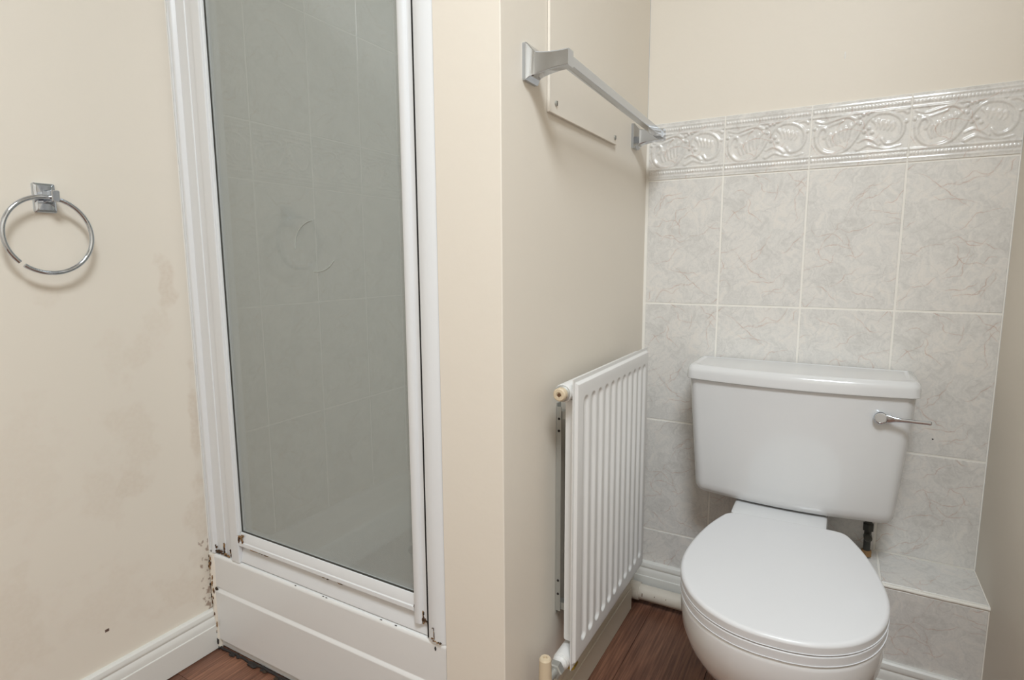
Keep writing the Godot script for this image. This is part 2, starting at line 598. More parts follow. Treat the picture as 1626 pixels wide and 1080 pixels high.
func build_floor() -> void:
	var fl := thing("floor", Vector3.ZERO, "brown wood laminate floor with planks running towards the toilet wall", "floor", "structure")
	put("subfloor", plain_box(Vector3(XL - 0.1, -0.1, -0.1), Vector3(XE + 0.1, -0.010, ZB + 0.1)).mesh(), M.grime, fl)
	var pw := 0.19
	var rng := RandomNumberGenerator.new()
	rng.seed = 7
	var x := XL
	while x < XE - 0.001:
		var x1 := minf(x + pw, XE)
		var z := -rng.randf() * 0.9
		while z < ZB:
			var z0 := maxf(z, 0.0 if x1 < XR + 0.05 else ZE)
			var z1 := minf(z + 1.28, ZB)
			z += 1.28
			if z1 - z0 < 0.02: continue
			var s := Shape.new()
			var g := 0.0004
			var b := 0.0007
			var off := Vector2(rng.randf(), rng.randf())
			var uvf := func(v: Vector3) -> Vector2: return off + Vector2(v.x / 0.36, v.z / 1.5)
			var rs := []
			for k in [[0.0, -0.009], [0.0, -b], [b, 0.0]]:
				var i_: float = k[0] + g
				rs.append(PackedVector3Array([Vector3(x + i_, k[1], z0 + i_), Vector3(x1 - i_, k[1], z0 + i_), Vector3(x1 - i_, k[1], z1 - i_), Vector3(x + i_, k[1], z1 - i_)]))
			for k in 2:
				for i in 4:
					var j := (i + 1) % 4
					var a: Vector3 = rs[k][i]; var c: Vector3 = rs[k][j]; var d: Vector3 = rs[k + 1][j]; var e: Vector3 = rs[k + 1][i]
					s.quad(a, c, d, e, uvf.call(a), uvf.call(c), uvf.call(d), uvf.call(e))
			var f: PackedVector3Array = rs[2]
			s.quad(f[0], f[1], f[2], f[3], uvf.call(f[0]), uvf.call(f[1]), uvf.call(f[2]), uvf.call(f[3]))
			var h: PackedVector3Array = rs[0]
			s.quad(h[3], h[2], h[1], h[0])
			put("plank", s.mesh(15), M.wood, fl)
		x += pw

func build_shell() -> void:
	build_floor()
	tag(put("ceiling", plain_box(Vector3(XL - 0.1, CEIL, -0.1), Vector3(XE + 0.1, CEIL + 0.1, ZB + 0.1)).mesh(), M.ceiling, self), "white ceiling above the bathroom, out of the picture", "ceiling", "", "structure")
	tag(put("wall_front", plain_box(Vector3(XL - 0.1, 0, ZB), Vector3(XE + 0.1, CEIL, ZB + 0.1)).mesh(), M.paint, self), "cream painted wall behind the camera", "wall", "", "structure")
	tag(put("wall_right", plain_box(Vector3(XR, 0, 0), Vector3(XR + 0.1, CEIL, ZE)).mesh(), M.paint, self), "cream painted side wall beside the cistern lever and tiled boxing", "wall", "", "structure")
	tag(put("wall_recess", plain_box(Vector3(XR + 0.1, 0, ZE - 0.1), Vector3(XE, CEIL, ZE)).mesh(), M.paint, self), "cream painted wall round the corner from the toilet recess, out of the picture", "wall", "", "structure")
	tag(put("wall_far_right", plain_box(Vector3(XE, 0, ZE - 0.1), Vector3(XE + 0.1, CEIL, ZB)).mesh(), M.paint, self), "cream painted end wall of the room, out of the picture", "wall", "", "structure")

	# left wall: painted in front of the shower, tiled inside it
	var wl := thing("wall_left", Vector3.ZERO, "cream painted wall with damp marks carrying the chrome towel ring", "wall", "structure")
	put("plaster", plain_box(Vector3(XL - 0.1, 0, -0.1), Vector3(XL - 0.0009, CEIL, ZF - 0.001)).mesh(), M.grout, wl)
	var s := Shape.new()
	var z0 := ZF - 0.0005
	var z1 := 1.58
	add_box(s, Vector3(XL - 0.1, 0, z1), Vector3(XL, CEIL, ZB))
	add_box(s, Vector3(XL - 0.1, 1.2, z0), Vector3(XL, CEIL, z1))
	put("painted_plaster", s.mesh(), M.paint, wl)
	var d := Shape.new()
	add_box(d, Vector3(XL - 0.1, 0, z0), Vector3(XL, 1.2, z1))
	for i in d.p.size():
		d.q[i] = Vector2((d.p[i].z - 0.78) / 0.8, 1.0 - d.p[i].y / 1.2)
	put("stained_plaster", d.mesh(), M.damp, wl)

	# back wall
	var wb := thing("wall_back", Vector3.ZERO, "back wall with grey marbled tiles below cream paint behind the toilet", "wall", "structure")
	put("painted_plaster", plain_box(Vector3(0, B1 - 0.01, -0.1), Vector3(XR, CEIL, -0.003)).mesh(), M.paint, wb)
	put("grout", plain_box(Vector3(0, 0, -0.1), Vector3(XR, B1 - 0.0005, -0.0009)).mesh(), M.grout, wb)
	put("shower_grout", plain_box(Vector3(XL, 0, -0.1), Vector3(XP, CEIL, -0.0009)).mesh(), M.grout, wb)
	var bm := border_mesh()
	var x0 := XR - 4 * TW
	var k := 0
	for col in 4:
		var a := x0 + col * TW
		var b := a + TW
		var o := put("border_tile", bm, M.border, wb, Vector3((a + b) / 2, (B0 + B1) / 2, 0.001), "embossed scroll border tile")
		tile_at(wb, a, b, B0 - TH, B0, Basis(), Vector3.ZERO, k)
		tile_at(wb, a, b, B0 - 2 * TH, B0 - TH, Basis(), Vector3.ZERO, k + 1 + col)
		if col == 3:
			tile_at(wb, a, b, 0.287, B0 - 2 * TH, Basis(), Vector3.ZERO, k + 2)
		else:
			tile_at(wb, a, b, B0 - 3 * TH, B0 - 2 * TH, Basis(), Vector3.ZERO, k + 2)
			tile_at(wb, a, b, 0.10, B0 - 3 * TH, Basis(), Vector3.ZERO, k + 1)
		k += 1
	# shower lining: left and back
	var rows := [[0.05, B0 - 2 * TH - 0.0], [B0 - 2 * TH, B0 - TH], [B0 - TH, B0], [B1, B1 + TH], [B1 + TH, B1 + 2 * TH], [B1 + 2 * TH, CEIL]]
	rows[0] = [B0 - 3 * TH, B0 - 2 * TH]
	var bl := Basis(Vector3(0, 0, -1), Vector3.UP, Vector3(1, 0, 0))
	for r in rows.size():
		for col in 4:
			var za := 0.7795 - col * 0.2
			var zb := maxf(za - 0.2, 0.0)
			tile_at(wl, -za, -zb, rows[r][0], rows[r][1], bl, Vector3(XL, 0, 0), r + col)
		for col in 4:
			var xa := XL + col * TW
			var xb := minf(xa + TW, XP)
			tile_at(wb, xa, xb, rows[r][0], rows[r][1], Basis(), Vector3.ZERO, r + col + 1)
	for col in 4:
		var za := 0.7795 - col * 0.2
		var o := put("border_tile", bm, M.border, wl)
		o.transform = Transform3D(bl, Vector3(XL + 0.0005, (B0 + B1) / 2, za - 0.1))
		if col < 3: put("border_tile", bm, M.border, wb, Vector3(XL + (col + 0.5) * TW, (B0 + B1) / 2, 0.001))
	tile_at(wb, XL + 3 * TW, XP, B0, B1, Basis(), Vector3.ZERO, 1)

	put("filler_spot", lump(Vector3(0.0022, 0.0075, 0.0012), 61), M.ceiling, wb, Vector3(0.4598, 1.464, -0.0028))
	put("speck", lump(Vector3(0.0016, 0.0016, 0.0006), 62), M.grime, wb, Vector3(0.6917, 0.5837, 0.0002))
	# partition between shower and toilet recess
	var wp := Shape.new()
	sweep(wp, PackedVector2Array([Vector2(XP, -0.0009), Vector2(0, -0.0009), Vector2(0, ZF - 0.0025), Vector2(-0.0008, ZF - 0.0008), Vector2(-0.0025, ZF), Vector2(XP, ZF)]), Vector3.ZERO, Vector3.RIGHT, Vector3.BACK, Vector3(0, CEIL, 0))
	tag(put("wall_partition", wp.mesh(50), M.paint, self), "cream stub wall between the shower and the radiator", "wall", "", "structure")

	# tiled boxing in the corner beside the toilet
	var bx := thing("wall_boxing", Vector3.ZERO, "low tiled boxing in the corner beside the toilet pan", "boxing", "structure")
	var lx := 0.47
	var lz := 0.163
	put("core", plain_box(Vector3(lx, 0, 0.0), Vector3(XR, 0.2861, lz - 0.0009)).mesh(), M.grout, bx)
	var bt := Basis(Vector3.RIGHT, Vector3(0, 0, -1), Vector3.UP)
	var jx := 0.603
	var tm: Material = M.tile
	for seg in [[lx, jx], [jx, XR]]:
		tile_at(bx, seg[0], seg[1], -lz + 0.004, 0.0, bt, Vector3(0, 0.287, 0), 1 if seg[0] == jx else 2, tm)
		tile_at(bx, seg[0], seg[1], 0.10, 0.279, Basis(), Vector3(0, 0, lz), 2 if seg[0] == jx else 0, tm)
	# raised grout lip along the boxing's front edge
	var lip := Shape.new()
	var pts := PackedVector3Array()
	var ln := noise(77, 9.0, 2)
	for i in 30:
		var x := lerpf(lx, XR, i / 29.0)
		pts.append(Vector3(x, 0.2815 + 0.0012 * ln.get_noise_1d(x * 4.0), lz - 0.0022))
	tube(lip, pts, 0.0042, 8)
	put("edge_grout", lip.mesh(60), M.grout, bx)

	skirting("baseboard_left", Vector3(XL, 0, ZF + 0.002), Vector3.RIGHT, Vector3(0, 0, ZB - ZF - 0.002), "white moulded skirting under the towel ring, meeting the shower tray", M.skirt)
	skirting("baseboard_back", Vector3(0.0, 0, 0), Vector3.BACK, Vector3(0.47, 0, 0), "white moulded skirting behind the waste pipe and toilet", M.skirt)
	skirting("baseboard_partition", Vector3(0, 0, 0.095), Vector3.RIGHT, Vector3(0, 0, ZF - 0.097), "off-white moulded skirting underneath the radiator", M.skirt_cream)
	skirting("baseboard_boxing", Vector3(0.47, 0, 0.163), Vector3.BACK, Vector3(XR - 0.47, 0, 0), "white moulded skirting at the foot of the tiled boxing", M.skirt)

# ------------------------------------------------------------------ shower
func build_tray() -> void:
	var t := thing("shower_tray", Vector3((XL + XP) / 2, 0, 0.39), "raised white shower tray with a two-step front panel", "shower tray")
	var cx := (XL + XP) / 2
	var o := Vector3(-cx, 0, -0.39)
	var w := XP - XL - 0.002
	var dz := ZF - 0.026
	var zc := dz / 2
	var s := Shape.new()
	var rs := []
	for k in [[0.0, 0.0, 0.004], [0.225, 0.0, 0.004], [0.229, 0.003, 0.006], [0.229, 0.022, 0.03], [0.226, 0.027, 0.035], [0.20, 0.045, 0.045], [0.192, 0.06, 0.05], [0.188, 0.15, 0.05]]:
		rs.append(ring3(rrect(w - 2 * k[1], dz - 0.004 - 2 * k[1], k[2], 5), Vector3(cx, k[0], zc + 0.001) + o, Vector3.RIGHT, Vector3.BACK))
	s.loft(rs)
	put("basin", s.mesh(30), M.acrylic, t)
	var d := Shape.new()
	lathe(d, [[0.0, 0.03], [0.002, 0.03], [0.004, 0.026]], Vector3(cx, 0.188, 0.40) + o, Vector3.UP, 24)
	put("drain", d.mesh(), M.chrome, t)
	# front panel, swept along x; profile is (z, y)
	var zf := ZF
	var prof := PackedVector2Array([Vector2(zf - 0.024, 0.005), Vector2(zf - 0.006, 0.005), Vector2(zf - 0.004, 0.022), Vector2(zf + 0.001, 0.027), Vector2(zf + 0.0035, 0.16), Vector2(zf + 0.003, 0.163), Vector2(zf - 0.0005, 0.1685), Vector2(zf - 0.001, 0.171), Vector2(zf, 0.175), Vector2(zf, 0.253), Vector2(zf - 0.001, 0.2575), Vector2(zf - 0.0035, 0.2605), Vector2(zf - 0.007, 0.2615), Vector2(zf - 0.024, 0.2615)])
	var f := Shape.new()
	sweep(f, prof, Vector3(XL + 0.021, 0, 0) + o, Vector3.BACK, Vector3.UP, Vector3(XP - XL - 0.022, 0, 0))
	put("front_panel", f.mesh(32), M.acrylic, t)
	# dirty sealant where the panel meets the floor, and up the wall side
	var g := Shape.new()
	var nz := noise(55, 30.0, 2)
	var pts := PackedVector3Array()
	for i in 60:
		var x := lerpf(XL + 0.02, XP, i / 59.0)
		pts.append(Vector3(x, 0.004 + 0.003 * nz.get_noise_1d(x), zf + 0.001 + 0.004 * nz.get_noise_1d(x + 5.0)) + o)
	tube(g, pts, 0.0032, 7)
	put("floor_sealant", g.mesh(60), M.grime, t, Vector3.ZERO, "blackened sealant along the floor")
	var c := Shape.new()
	pts = PackedVector3Array()
	for i in 40:
		var y := lerpf(0.002, 0.2605, i / 39.0)
		pts.append(Vector3(XL + 0.013 + 0.002 * nz.get_noise_1d(y), y, zf - 0.002 + 0.002 * nz.get_noise_1d(y + 3.0)) + o)
	tube(c, pts, 0.0095, 8)
	put("wall_sealant", c.mesh(60), M.paint, t)
	var rng := RandomNumberGenerator.new()
	rng.seed = 3
	for k in 46:
		var y := 0.004 + 0.252 * rng.randf()
		var r := 0.0016 + 0.0026 * rng.randf()
		var x := XL + 0.006 + 0.017 * rng.randf() * (1.0 - y * 0.8)
		put("mould_spot", lump(Vector3(r * 0.5, r * 1.7, 0.0016), k + 400), [M.rust, M.ochre, M.ochre, M.mould][k % 4] if y > 0.04 else M.grime, t, Vector3(x, y, zf + 0.0068) + o)
	put("mould_spot", lump(Vector3(0.006, 0.0045, 0.002), 470), M.mould, t, Vector3(-0.857, 0.168, zf + 0.002) + o)
	put("chip", lump(Vector3(0.0022, 0.0045, 0.001), 471), M.grime, t, Vector3(-0.1575, 0.248, zf) + o)
	for k in [[-0.56, 0.2605], [-0.47, 0.2612], [-0.46, 0.2608], [-0.30, 0.2605], [-0.26, 0.2608]]:
		put("chip", lump(Vector3(0.003, 0.0006, 0.0012), int(-k[0] * 900)), M.grime, t, Vector3(k[0], k[1], zf - 0.0035) + o)
	for k in 16:
		var x := XL + 0.02 + rng.randf() * 0.4
		var r := 0.003 + rng.randf() * 0.005
		put("dirt", lump(Vector3(r * 1.4, r * 0.35, r * 0.8), k + 20), [M.grime, M.mould, M.grime][k % 3], t, Vector3(x, 0.004, zf + 0.004 + rng.randf() * 0.006) + o)

func build_shower_door() -> void:
	var t := thing("shower_door", Vector3((XL + XP) / 2, 0.262, ZF), "white framed glass shower door above the tray", "shower door")
	var o := Vector3(-(XL + XP) / 2, -0.262, -ZF)
	var top := 1.95
	var post := func(called: String, prof: Array, y0: float, y1: float, mat: Material) -> void:
		var pv := PackedVector2Array()
		for k in prof: pv.append(Vector2(k[0], ZF - 0.0125 + k[1]))
		var s := Shape.new()
		sweep(s, pv, Vector3(0, y0, 0) + o, Vector3.RIGHT, Vector3.BACK, Vector3(0, y1 - y0, 0))
		put(called, s.mesh(32), mat, t)
	post.call("wall_channel", [[XL + 0.0002, -0.03], [-0.7905, -0.03], [-0.7905, 0.001], [-0.8225, 0.0015], [-0.8235, 0.0035], [-0.826, 0.004], [-0.8275, 0.002], [-0.856, 0.003], [-0.859, 0.009], [-0.8615, 0.0115], [-0.866, 0.0125], [-0.8705, 0.0105], [-0.8725, 0.006], [XL + 0.0002, 0.004]], 0.2625, top, M.pvc)
	post.call("hinge_stile", [[-0.7895, -0.028], [-0.7555, -0.028], [-0.7555, 0.0035], [-0.7562, 0.0048], [-0.7578, 0.0052], [-0.7585, 0.0062], [-0.7585, 0.009], [-0.7595, 0.011], [-0.7615, 0.012], [-0.7865, 0.012], [-0.7885, 0.011], [-0.7895, 0.009]], 0.342, top, M.pvc)
	post.call("hinge_post", [[-0.7895, -0.028], [-0.7590, -0.028], [-0.7585, 0.009], [-0.7595, 0.011], [-0.7615, 0.012], [-0.7865, 0.012], [-0.7885, 0.011], [-0.7895, 0.009]], 0.2625, 0.342, M.pvc)
	post.call("closing_stile", [[-0.2107, -0.028], [-0.1775, -0.028], [-0.1765, 0.004], [-0.178, 0.007], [-0.181, 0.0075], [-0.1865, 0.0065], [-0.1895, 0.0075], [-0.1925, 0.0115], [-0.1965, 0.0135], [-0.2035, 0.0135], [-0.2085, 0.011], [-0.2105, 0.006]], 0.288, top, M.pvc)
	var jamb := [[-0.1738, -0.026], [-0.1322, -0.026], [-0.1322, 0.002]]
	for i in 9:
		var a := i / 8.0
		jamb.append([lerpf(-0.1325, -0.172, a), 0.004 + 0.012 * sin(PI * (0.12 + 0.62 * a))])
	jamb.append([-0.1738, 0.010])
	post.call("jamb", jamb, 0.2625, top, M.pvc)
	post.call("rubber_seal", [[-0.1768, -0.029], [-0.1739, -0.029], [-0.1739, 0.0122], [-0.1768, 0.0112]], 0.265, top, M.dark)
	var rail := func(called: String, prof: Array, x0: float, x1: float, mat: Material) -> void:
		var pv := PackedVector2Array()
		for k in prof: pv.append(Vector2(ZF - 0.004 + k[0], k[1]))
		var s := Shape.new()
		sweep(s, pv, Vector3(x0, 0, 0) + o, Vector3.BACK, Vector3.UP, Vector3(x1 - x0, 0, 0))
		put(called, s.mesh(32), mat, t)
	rail.call("sill", [[-0.05, 0.2625], [-0.004, 0.2625], [-0.002, 0.265], [-0.003, 0.272], [-0.010, 0.298], [-0.012, 0.3035], [-0.016, 0.305], [-0.05, 0.305]], -0.7580, -0.1750, M.pvc)
	rail.call("bottom_rail", [[-0.028, 0.3075], [0.0005, 0.3075], [0.0015, 0.309], [0.001, 0.317], [-0.001, 0.319], [-0.0015, 0.324], [-0.004, 0.334], [-0.006, 0.340], [-0.009, 0.3415], [-0.028, 0.3415]], -0.7575, -0.2108, M.pvc)
	rail.call("top_rail", [[-0.028, 1.91], [0.004, 1.91], [0.006, 1.912], [0.006, 1.948], [0.004, 1.95], [-0.028, 1.95]], -0.7555, -0.2115, M.pvc)
	var g := plain_box(Vector3(-0.759, 0.335, ZF - 0.0195) + o, Vector3(-0.205, 1.92, ZF - 0.0145) + o)
	var pane := put("glass_pane", g.mesh(), M.glass, t, Vector3.ZERO, "grey-green glass pane")
	# faint ring left by a suction cup on the pane
	var m := Shape.new()
	var pts := PackedVector3Array()
	for i in 14:
		var a := deg_to_rad(lerpf(95.0, 185.0, i / 13.0))
		pts.append(Vector3(-0.449 + 0.061 * cos(a), 1.029 + 0.052 * sin(a), ZF - 0.0138) + o)
	tube(m, pts, 0.0007, 6)
	put("suction_mark", m.mesh(60), M.film, pane)
	m = Shape.new()
	pts = PackedVector3Array()
	for i in 10:
		var a := deg_to_rad(lerpf(262.0, 325.0, i / 9.0))
		pts.append(Vector3(-0.449 + 0.061 * cos(a), 1.029 + 0.052 * sin(a), ZF - 0.0138) + o)
	tube(m, pts, 0.0007, 6)
	put("suction_mark", m.mesh(60), M.film, pane)
	# black edge gasket round the glass
	var ga := Shape.new()
	add_box(ga, Vector3(-0.7555, 0.3405, ZF - 0.0143) + o, Vector3(-0.2105, 0.3432, ZF - 0.0115) + o)
	add_box(ga, Vector3(-0.7557, 0.3405, ZF - 0.0143) + o, Vector3(-0.7538, 1.911, ZF - 0.0115) + o)
	put("gasket", ga.mesh(), M.hose, t)
	# uneven caulk between frame and wall
	var ck := Shape.new()
	var cn := noise(91, 6.0, 3)
	pts = PackedVector3Array()
	for i_ in 140:
		var y := lerpf(0.266, top, i_ / 139.0)
		pts.append(Vector3(XL + 0.0022 + 0.0014 * cn.get_noise_1d(y * 3.0), y, ZF - 0.0068 + 0.0012 * cn.get_noise_1d(y * 3.0 + 9.0)) + o)
	tube(ck, pts, 0.0046, 8)
	put("caulk_bead", ck.mesh(60), M.pvc, t)
	# brown deposits in the joints
	var i := 0
	var dr := RandomNumberGenerator.new()
	dr.seed = 12
	for k in [[-0.866, 0.272, 0.012, 0.010, 1], [-0.858, 0.283, 0.006, 0.008, 0], [-0.852, 0.266, 0.010, 0.006, 1], [-0.840, 0.271, 0.009, 0.005, 0], [-0.826, 0.266, 0.012, 0.004, 0], [-0.812, 0.266, 0.009, 0.004, 1], [-0.866, 0.31, 0.003, 0.02, 0], [-0.869, 0.345, 0.002, 0.022, 2], [-0.8235, 0.283, 0.003, 0.014, 0], [-0.800, 0.275, 0.003, 0.011, 0], [-0.792, 0.267, 0.005, 0.004, 2],
		[-0.7575, 0.325, 0.005, 0.012, 0], [-0.752, 0.331, 0.006, 0.008, 2], [-0.745, 0.322, 0.006, 0.006, 2], [-0.742, 0.335, 0.008, 0.004, 2], [-0.7, 0.3065, 0.02, 0.0022, 2], [-0.68, 0.3065, 0.010, 0.002, 1], [-0.66, 0.3065, 0.013, 0.0022, 0], [-0.46, 0.3065, 0.012, 0.002, 2], [-0.41, 0.3065, 0.014, 0.002, 0],
		[-0.1885, 0.302, 0.003, 0.016, 0], [-0.1895, 0.292, 0.004, 0.006, 1], [-0.1835, 0.296, 0.005, 0.005, 0], [-0.179, 0.292, 0.005, 0.004, 0], [-0.2105, 0.312, 0.0025, 0.010, 2], [-0.158, 0.268, 0.006, 0.004, 0], [-0.146, 0.266, 0.006, 0.003, 2], [-0.157, 0.282, 0.001, 0.012, 2], [-0.16, 0.293, 0.0022, 0.0022, 1]]:
		var z := -0.008
		if k[0] < -0.80: z = -0.006
		elif k[0] < -0.735 and k[1] > 0.3: z = -0.0035
		elif k[0] > -0.2 and k[0] < -0.1745: z = -0.0045
		elif k[0] > -0.1745: z = 0.003
		elif k[1] > 0.3: z = -0.005
		for n in 6:
			var f := 0.18 + 0.26 * dr.randf()
			var at := Vector3(k[0] + (dr.randf() - 0.5) * 1.5 * k[2], maxf(k[1] + (dr.randf() - 0.5) * 1.5 * k[3], 0.2635 + k[3] * f), ZF + z)
			put("deposit", lump(Vector3(k[2] * f, k[3] * f, 0.0022), 100 + i), [M.rust, M.mould, M.ochre, M.grime][k[4] if n < 2 else dr.randi() % 3], t, at + o)
			i += 1

# ------------------------------------------------------------------ chrome fittings
func build_towel_ring() -> void:
	var c := Vector3(XL, 1.123, 1.052)
	var t := thing("towel_ring", c, "open chrome towel ring on a square rose", "towel ring")
	var s := Shape.new()
	var rs := []
	for k in [[0.0, 0.0], [0.0055, 0.0], [0.0068, 0.0010], [0.0082, 0.0040], [0.0085, 0.0052]]:
		rs.append(ring3(rrect(0.037 - 2 * k[1], 0.056 - 2 * k[1], 0.003, 2), Vector3(k[0], 0, 0), Vector3.BACK, Vector3.UP))
	s.loft(rs)
	put("rose", s.mesh(25), M.chrome, t)
	s = Shape.new()
	rs = []
	for k in [[0.009, 0.016, 0.026], [0.020, 0.013, 0.020], [0.026, 0.014, 0.022], [0.041, 0.014, 0.022], [0.043, 0.011, 0.019]]:
		rs.append(ring3(rrect(k[1], k[2], 0.002, 2), Vector3(k[0], 0.002, -0.004), Vector3.BACK, Vector3.UP))
	s.loft(rs)
	put("post", s.mesh(25), M.chrome, t)
	s = Shape.new()
	var pts := PackedVector3Array()
	var r := 0.0725
	var gap := atan2(-0.052, 0.046)
	for i in 73:
		var a := gap + deg_to_rad(3.6) + (TAU - deg_to_rad(7.2)) * i / 72.0
		pts.append(Vector3(0.033, -0.0725 + sin(a) * r, 0.010 + cos(a) * r))
	tube(s, pts, 0.0042, 12)
	put("ring", s.mesh(60), M.chrome, t)

func build_towel_rail() -> void:
	var t := thing("towel_rail", Vector3(0, 1.325, 0.4), "chrome towel rail with a square bar on the partition", "towel rail")
	for k in [[0.687, 1.327, 1.0], [0.112, 1.310, 1.0]]:
		var o := Vector3(0, k[1] - 1.325, k[0] - 0.4)
		var s := Shape.new()
		var rs := []
		for e in [[0.0, 0.046, 0.060, 0.0], [0.006, 0.046, 0.060, 0.0], [0.0085, 0.042, 0.056, 0.0], [0.013, 0.033, 0.045, -0.001], [0.018, 0.0270, 0.0385, -0.0028], [0.026, 0.0245, 0.0345, -0.0026], [0.040, 0.0228, 0.0300, -0.0022], [0.058, 0.0218, 0.0272, -0.0018], [0.078, 0.0215, 0.0265, -0.0015]]:
			rs.append(ring3(rrect(e[1], e[2], 0.0022, 2), o + Vector3(e[0], e[3], 0), Vector3.BACK, Vector3.UP))
		s.loft(rs)
		put("post", s.mesh(22), M.chrome, t)
	var a := Vector3(0.067, 0.0005, 0.687 - 0.4 - 0.010)
	var b := Vector3(0.067, -0.0165, 0.112 - 0.4 + 0.010)
	var s := Shape.new()
	s.loft([ring3(rrect(0.0165, 0.0165, 0.0012, 2), a, Vector3.RIGHT, Vector3.UP), ring3(rrect(0.0165, 0.0165, 0.0012, 2), b, Vector3.RIGHT, Vector3.UP)])
	put("bar", s.mesh(25), M.chrome, t)

func build_board() -> void:
	var t := thing("access_panel", Vector3(0, 1.265, 0.44), "cream painted board screwed to the partition behind the towel rail", "panel")
	put("board", rbox(Vector3(0.007, 0.735, 0.356), 0.0010, Vector3(0.0035, 0.3675, 0)).mesh(25), M.paint, t)
	for k in [[0.5915 - 0.44, 0.02], [0.2737 - 0.44, 0.015]]:
		var s := Shape.new()
		lathe(s, [[0.0, 0.005], [0.0012, 0.0048], [0.0022, 0.003]], Vector3(0.0068, k[1], k[0]), Vector3.RIGHT, 14)
		var sc := put("screw", s.mesh(), M.zinc, t)
		put("slot", plain_box(Vector3(0.0088, k[1] - 0.004, k[0] - 0.0012), Vector3(0.0095, k[1] + 0.004, k[0] + 0.0004)).mesh(), M.grime, sc)

# ------------------------------------------------------------------ radiator
func build_radiator() -> void:
	var zc := 0.4
	var t := thing("radiator", Vector3(0, 0.165, zc), "white ribbed panel radiator on the partition wall", "radiator")
	var o := Vector3(0, -0.165, -zc)
	var z0 := 0.166
	var z1 := 0.636
	var y0 := 0.188
	var y1 := 0.778
	var pitch := 0.0375
	var ribs := 11
	var zm := (z0 + z1) / 2 - 0.004
	var face := func(y: float, z: float) -> float:
		var d := minf(minf(y - y0, y1 - y), minf(z - z0, z1 - z))
		var x := 0.066 + 0.0058 * smoothstep(0.007, 0.0125, d)
		var zz := z - (zm - pitch * ribs / 2.0)
		if zz > 0 and zz < pitch * ribs:
			var u := absf(fposmod(zz / pitch, 1.0) - 0.5) * pitch
			var e := minf(y - (y0 + 0.040), (y1 - 0.040) - y)
			# round-ended channel
			var over := maxf(0.0, 0.011 - e)
			var dist := sqrt(u * u + over * over) if e < 0.011 else u
			x -= 0.0055 * smoothstep(0.0135, 0.0068, dist)
		return x
	var zs := PackedFloat32Array()
	for k in [0.0, 0.003, 0.007, 0.009, 0.011, 0.0125]: zs.append(z0 + k)
	var nz := ribs * 14
	for i in nz + 1:
		var z := zm - pitch * ribs / 2.0 + pitch * ribs * i / nz
		if z > z0 + 0.0135 and z < z1 - 0.0135: zs.append(z)
	for k in [0.0125, 0.011, 0.009, 0.007, 0.003, 0.0]: zs.append(z1 - k)
	var ys := PackedFloat32Array()
	for k in [0.0, 0.003, 0.007, 0.009, 0.011, 0.0125, 0.025]: ys.append(y0 + k)
	for i in 16: ys.append(y0 + 0.034 + 0.0016 * i)
	for i in range(1, 10): ys.append(lerpf(y0 + 0.058, y1 - 0.058, i / 10.0))
	for i in 16: ys.append(y1 - 0.058 + 0.0016 * i)
	for k in [0.025, 0.0125, 0.011, 0.009, 0.007, 0.003, 0.0]: ys.append(y1 - k)
	var s := Shape.new()
	for i in zs.size() - 1:
		for j in ys.size() - 1:
			var c := []
			for e in [[i, j], [i + 1, j], [i + 1, j + 1], [i, j + 1]]:
				c.append(Vector3(face.call(ys[e[1]], zs[e[0]]), ys[e[1]], zs[e[0]]) + o)
			s.quad(c[0], c[3], c[2], c[1])
	var xb := 0.0645
	for i in zs.size() - 1:
		for y in [y0, y1]:
			var a := Vector3(0.066, y, zs[i]) + o
			var b := Vector3(0.066, y, zs[i + 1]) + o
			var dn := Vector3(xb - 0.066, 0, 0)
			if y == y0: s.quad(a, b, b + dn, a + dn)
			else: s.quad(a, a + dn, b + dn, b)
	for j in ys.size() - 1:
		for z in [z0, z1]:
			var a := Vector3(0.066, ys[j], z) + o
			var b := Vector3(0.066, ys[j + 1], z) + o
			var dn := Vector3(xb - 0.066, 0, 0)
			if z == z0: s.quad(a, a + dn, b + dn, b)
			else: s.quad(a, b, b + dn, a + dn)
	s.quad(Vector3(xb, y0, z0) + o, Vector3(xb, y0, z1) + o, Vector3(xb, y1, z1) + o, Vector3(xb, y1, z0) + o)
	put("front_panel", s.mesh(40), M.enamel, t)
	# rear body with rounded collectors
	var b := Shape.new()
	var prof := rrect(0.024, 0.50, 0.004, 3)
	b.loft([ring3(prof, Vector3(0.052, 0.483, 0.19) + o, Vector3.RIGHT, Vector3.UP), ring3(prof, Vector3(0.052, 0.483, 0.612) + o, Vector3.RIGHT, Vector3.UP)])
	put("rear_panel", b.mesh(40), M.enamel, t)
	for y in [0.752, 0.205]:
		var c := Shape.new()
		lathe(c, [[0.0, 0.015], [0.003, 0.0175], [0.455, 0.0175], [0.458, 0.0165]], Vector3(0.0475, y, 0.185) + o, Vector3.BACK, 20)
		put("collector", c.mesh(40), M.enamel, t)
	# bleed plug
	var pg := Shape.new()
	lathe(pg, [[0.0, 0.0155], [0.003, 0.0155], [0.0045, 0.013]], Vector3(0.0475, 0.752, 0.643) + o, Vector3.BACK, 20)
	put("bush", pg.mesh(30), M.zinc, t)
	pg = Shape.new()
	lathe(pg, [[0.0, 0.0125], [0.010, 0.0125], [0.0125, 0.0105], [0.0128, 0.0055], [0.0112, 0.005]], Vector3(0.0475, 0.752, 0.647) + o, Vector3.BACK, 20)
	var plug := put("bleed_plug", pg.mesh(30), M.cream, t)
	pg = Shape.new()
	lathe(pg, [[0.0, 0.0042], [0.001, 0.0042]], Vector3(0.0475, 0.752, 0.6582) + o, Vector3.BACK, 4)
	put("key_square", pg.mesh(), M.rust, plug)
	# lower valve
	var v := Shape.new()
